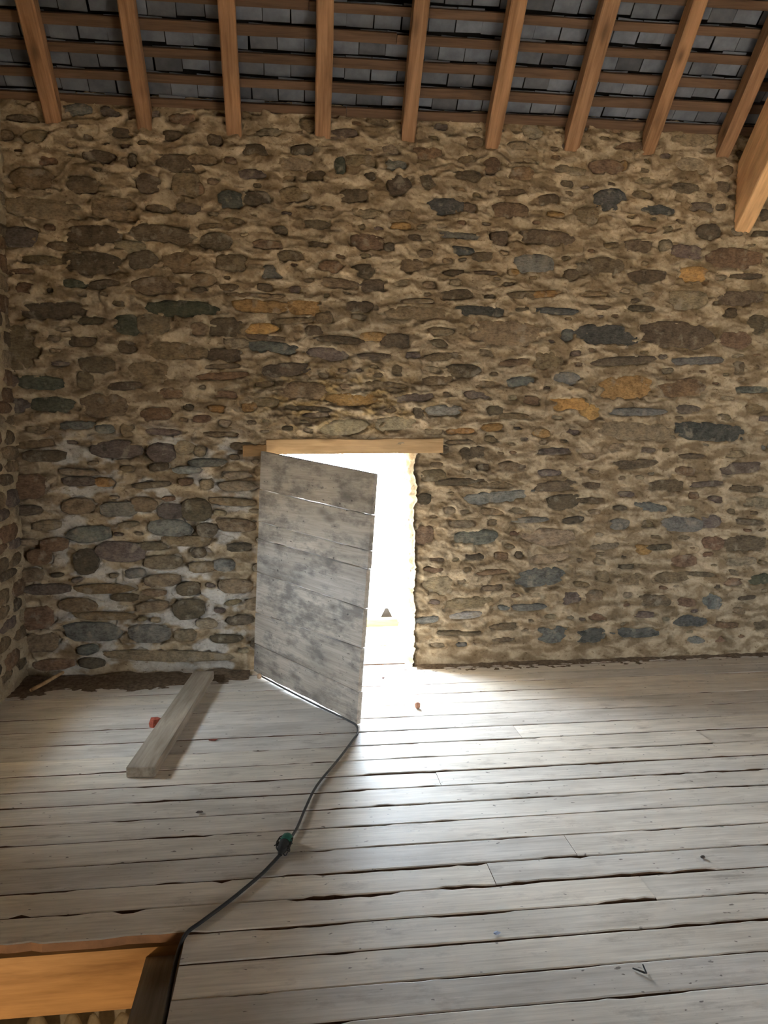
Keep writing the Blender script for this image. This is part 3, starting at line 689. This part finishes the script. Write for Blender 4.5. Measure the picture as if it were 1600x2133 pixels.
for i in range(7):
    n = 16; v = []; f = []; gap = 0.0016; zc = rd.uniform(-.0015, .0015)
    c0 = MDi @ (Vector(door_pt(0, (frH[i] + frH[i + 1]) / 2, 0)) - Vector(HB))
    ext = rd.uniform(-0.006, 0.006)
    for k in range(n + 1):
        u = k / n * (1 + ext / 1.2)
        ft = frH[i] + (frF[i] - frH[i]) * u; fb = frH[i + 1] + (frF[i + 1] - frH[i + 1]) * u
        jt = rd.uniform(0, .0012); jb = rd.uniform(0, .0012)
        if i == 6: jb = rd.uniform(-.004, .004)
        for (ff, oo) in ((fb, -.027), (ft, -.027), (ft, -.003), (ft, 0), (fb, 0), (fb, -.003)):
            sg = 1 if ff == fb else -1
            e = gap + (jb if sg > 0 else jt) + (0.003 if oo == 0 else 0)
            p = Vector(door_pt(u, ff + sg * e / 1.4, oo + zc)) - Vector(HB)
            v.append((MDi @ p) - c0)
    order_ = [0, 1, 2, 3, 4, 5]
    for k in range(n):
        for q in range(6): f.append((6 * k + q, 6 * k + (q + 1) % 6, 6 * k + 6 + (q + 1) % 6, 6 * k + 6 + q))
    f.append((5, 4, 3, 2, 1, 0)); f.append(tuple(range(6 * n, 6 * n + 6)))
    me = mesh('door_plank', v, f); bm = bmesh.new(); bm.from_mesh(me); bmesh.ops.recalc_face_normals(bm, faces=bm.faces); bm.to_mesh(me); bm.free()
    o = link('door_plank', me, M_DOOR, door); m4 = MD.copy(); m4.translation = MD @ c0; o.matrix_local = m4
for u in (0.16, 0.80):
    v = []
    for off in (-.052, -.0285):
        for (uu, ff) in ((u, .04), (u + .09, .04), (u + .09, .95), (u, .95)): v.append(Vector(door_pt(uu, ff, off)) - Vector(HB))
    me = mesh('ledge', v, BOXF); o = link('ledge', me, M_DOOR, door)
for fz_ in (0.12, 0.85):
    v = []
    for off in (-.058, -.0525):
        for (uu, ff) in ((0.0, fz_), (0.5, fz_), (0.5, fz_ + .03), (0.0, fz_ + .03)): v.append(Vector(door_pt(uu, ff, off)) - Vector(HB))
    link('strap_hinge', mesh('strap_hinge', v, BOXF), M_BLACK, door)

# ---------------------------------------------------------------- stair opening: header joist, trimmer, room below
o = link('header_joist', mesh('header_joist', *hexa(boxv(-0.685, 0.685, 0, 0.09, -0.20, 0))), M_JOIST); o.location = (-1.045, HY0 + 0.014, -0.046)
tag(o, 'orange-lit joist below the floor edge at the stair opening', 'joist')
o = link('trimmer_joist', mesh('trimmer_joist', *hexa(boxv(0, 2.62, -0.065, 0.065, -0.2, 0))), M_BOARD); o.rotation_euler = (0, 0, -math.pi / 2); o.location = (HX - 0.06, HY0 + 0.018, -0.077)
tag(o, 'dusty joist along the right side of the stair opening', 'joist')
low = link('wall_lower', boxes('wall_lower', [(-1.75, 1.0, 0.0, 0.055, -2.6, -0.1)]), plain('whitewashed_lower_wall', (0.72, 0.66, 0.55), 0.9)); tag(low, 'whitewashed wall of the room below', kind='structure')
lamp = bpy.data.lights.new('room_below_bulb', 'POINT'); lamp.energy = 22; lamp.color = (1.0, 0.72, 0.42); lamp.shadow_soft_size = 0.06
lo = bpy.data.objects.new('room_below_bulb', lamp); COL.objects.link(lo); lo.location = (-1.55, -3.7, -0.95)
for i, (px, w) in enumerate(((75, 0.05), (150, 0.045), (195, 0.035), (255, 0.05))):
    p = on_wall(px, 2133, -0.25)
    me = lump('pale_bundle', w * 1.5, w * 1.5, 0.17, 50 + i, 0.04, 12, 8); o = link('pale_bundle', me, plain('cream_bundle', (0.70, 0.60, 0.44), 0.8) if i == 0 else bpy.data.materials['cream_bundle']); o.location = (p[0], -0.25, p[2] - 0.10)
    tag(o, ('leftmost', 'second', 'third', 'rightmost')[i] + ' of the four pale cream bundles glimpsed below the joist', 'bundle', 'bundles in the room below')

# ---------------------------------------------------------------- things lying on the floor
A, B, C_, D_ = [on_floor(*p) for p in ((398, 1414), (446, 1414), (325, 1617), (293, 1592))]
ax = (C_ - B); ax /= np.linalg.norm(ax); Lb = 1.43; wd = np.array((ax[1], -ax[0], 0))
if wd[0] > 0: wd = -wd
me = mesh('loose_board', boxv(0, Lb, -0.065, 0.065, 0, 0.05), BOXF); o = link('loose_board', me, M_BOARD)
mid = B + wd * 0.065; o.location = (mid[0], mid[1], 0.002); o.rotation_euler = (0, 0, math.atan2(ax[1], ax[0]))
bv = o.modifiers.new('bevel', 'BEVEL'); bv.width = 0.004; bv.segments = 1
tag(o, 'dusty thick plank lying on the floor against the wall', 'plank')
p, q = on_floor(65, 1448), on_floor(132, 1413); mpt = (p + q) / 2
me = tube('stick', [(*((p - mpt)[:2]), 0.0), (*((p - mpt)[:2] * .2 + [.004, .004]), .004), (*((q - mpt)[:2]), 0.01)], [0.011, .012, .010], 6); o = link('stick', me, M_LINTEL); o.location = (mpt[0], mpt[1], 0.03)
tag(o, 'thin pale wooden stick lying in the dust by the left corner', 'stick')
# dust along the wall
yd = np.arange(-0.42, -0.005, 0.012); xd = np.arange(-1.72, -0.30, 0.012); XD, YD = np.meshgrid(xd, yd)
lim = -0.30 + 0.06 * fbm(XD / 0.3, YD * 0 + 1.5, 301, 4) - 0.10 * sstep(-1.2, -1.7, XD) + 0.08 * sstep(-0.6, -0.3, XD)
hd = 0.010 * sstep(0, 0.16, YD - lim) + 0.004 * fbm(XD / 0.08, YD / 0.06, 311, 3) - 0.003 + 0.02 * sstep(-0.12, 0.0, YD) * (0.6 + fbm(XD / .2, YD / .2, 321, 2)) - 0.012 * (YD < lim)
o = link('dust', fastgrid('dust', np.stack([XD, YD, hd], -1)), M_DIRT); tag(o, 'brown dust and rubble swept along the wall left of the door', 'dust', kind='stuff')
xd = np.arange(0.80, 4.2, 0.012); yd = np.arange(-0.16, -0.005, 0.012); XD, YD = np.meshgrid(xd, yd)
hd = 0.016 * sstep(-0.09, -0.0, YD + 0.04 * fbm(XD / 0.2, YD * 0, 331, 3)) + 0.003 * fbm(XD / 0.05, YD / 0.05, 341, 3) - 0.004
o = link('dust', fastgrid('dust_right', np.stack([XD, YD, hd], -1)), M_DIRT); tag(o, 'thin line of dust along the foot of the wall right of the doorway', 'dust', kind='stuff')

# cable
cp = [(-0.235, -0.14, .012), (-0.05, -0.45, .008), (0.13, -0.75, .008), (0.27, -0.97, .008)] + [(*on_floor(*p)[:2], 0.008) for p in ((742, 1514), (745, 1530), (735, 1545), (705, 1585), (660, 1640), (635, 1690), (618, 1730), (600, 1757))]
cab = empty('extension_cable', (cp[-1][0], cp[-1][1], 0)); tag(cab, 'thin grey extension cable running from under the door across the floor', 'cable')
org = np.array((cp[-1][0], cp[-1][1], 0))
link('cord', tube('cord', [tuple(np.array(p) - org) for p in smooth_path(cp, 5)], 0.0058, 7), M_CABLE, cab)
c2 = [(*on_floor(*p)[:2], 0.008) for p in ((585, 1783), (565, 1805), (540, 1830), (480, 1880), (420, 1925), (390, 1948))]
c2 += [(HX - 0.012, HY0 - 0.05, -0.012), (HX - 0.022, HY0 - 0.13, -0.05), (HX - 0.02, HY0 - 0.30, -0.065), (HX - 0.02, HY0 - 0.7, -0.066), (HX - 0.13, HY0 - 0.95, -0.3), (HX - 0.16, HY0 - 1.0, -1.2)]
link('cord', tube('cord', [tuple(np.array(p) - org) for p in smooth_path(c2, 5)], 0.0065, 7), M_BLACK, cab)
a_, b_ = on_floor(601, 1752), on_floor(584, 1786); dv = (b_ - a_)
def at(f, z=0.02): return tuple(a_ + dv * f - org + np.array((0, 0, z)))
sk = link('socket', tube('socket', [at(.0), at(.05), at(.12), at(.42), at(.45)], [.010, .018, .022, .023, .020], 12), M_GREEN, cab)
pg = link('plug', tube('plug', [at(.46), at(.5), at(.8), at(.92), at(1.05, .012)], [.019, .021, .019, .012, .008], 12), M_BLACK, cab)
rk = random.Random(12)
for k in range(5):
    pts = []; 
    for j in range(7):
        an = j * 1.0 + k * 1.3; pts.append(np.array(at(.62 + rk.uniform(-.3, .3), .02)) + np.array((math.cos(an) * .028, math.sin(an) * .028, rk.uniform(-.012, .016))))
    link('tangled_string', tube('tangled_string', smooth_path(pts, 4), 0.0022, 5), M_BLACK, cab)

def bit(name, px, py, rx, ry, rz, col, label, cat, rough=0.18, rot=0.0, n=9, m=6, group=None):
    p = on_floor(px, py); o = link(name, lump(name, rx, ry, rz, int(px), rough, n, m), plain(name + '_mat', col, 0.7, 0.35, 60)); o.location = (p[0], p[1], rz * 0.93 + .001); o.rotation_euler = (0, 0, rot)
    tag(o, label, cat, group); return o
o = bit('brick_shard', 324, 1514, 0.038, 0.028, 0.026, (0.42, 0.10, 0.06), 'small broken shard of red brick lying left of the loose plank', 'brick shard', 0.3, .4, 6, 4)
o = bit('nut', 870, 1476, 0.017, 0.017, 0.020, (0.50, 0.26, 0.17), 'small round reddish-tan nut on the boards right of the doorway', 'nut', 0.06)
o = bit('nut', 540, 1414, 0.016, 0.016, 0.018, (0.52, 0.36, 0.24), 'small pale tan nut at the hinge corner of the door', 'nut', 0.06)
bit('dead_moth', 416, 1694, 0.016, 0.009, 0.005, (0.10, 0.08, 0.07), 'small dark scrap of debris left of the cable', 'debris', 0.35, .3, 6, 4)
bit('wood_chip', 445, 1543, 0.022, 0.008, 0.005, (0.22, 0.06, 0.04), 'thin dark red splinter right of the loose plank', 'splinter', 0.3, .1, 6, 4)
bit('paint_flake', 1034, 1946, 0.012, 0.010, 0.003, (0.40, 0.46, 0.62), 'small pale blue flake on the boards near the camera', 'flake', 0.3, .2, 6, 4)
bit('seed', 1464, 1788, 0.010, 0.007, 0.005, (0.07, 0.05, 0.04), 'tiny dark seed on the boards at far right', 'seed', 0.1)
bit('pebble', 798, 1414, 0.010, 0.008, 0.006, (0.14, 0.08, 0.07), 'tiny dark pebble just inside the doorway', 'pebble', 0.2)
p = on_floor(1338, 2026)
me = tube('bent_twig', [(-.022, .016, 0), (0.002, -.008, .002), (0.006, -.012, .003), (0.012, 0.022, .004)], [.0022, .003, .003, .002], 6); o = link('bent_twig', me, M_BLACK); o.location = (p[0], p[1], .004); tag(o, 'small dark bent twig on the boards at lower right', 'twig')
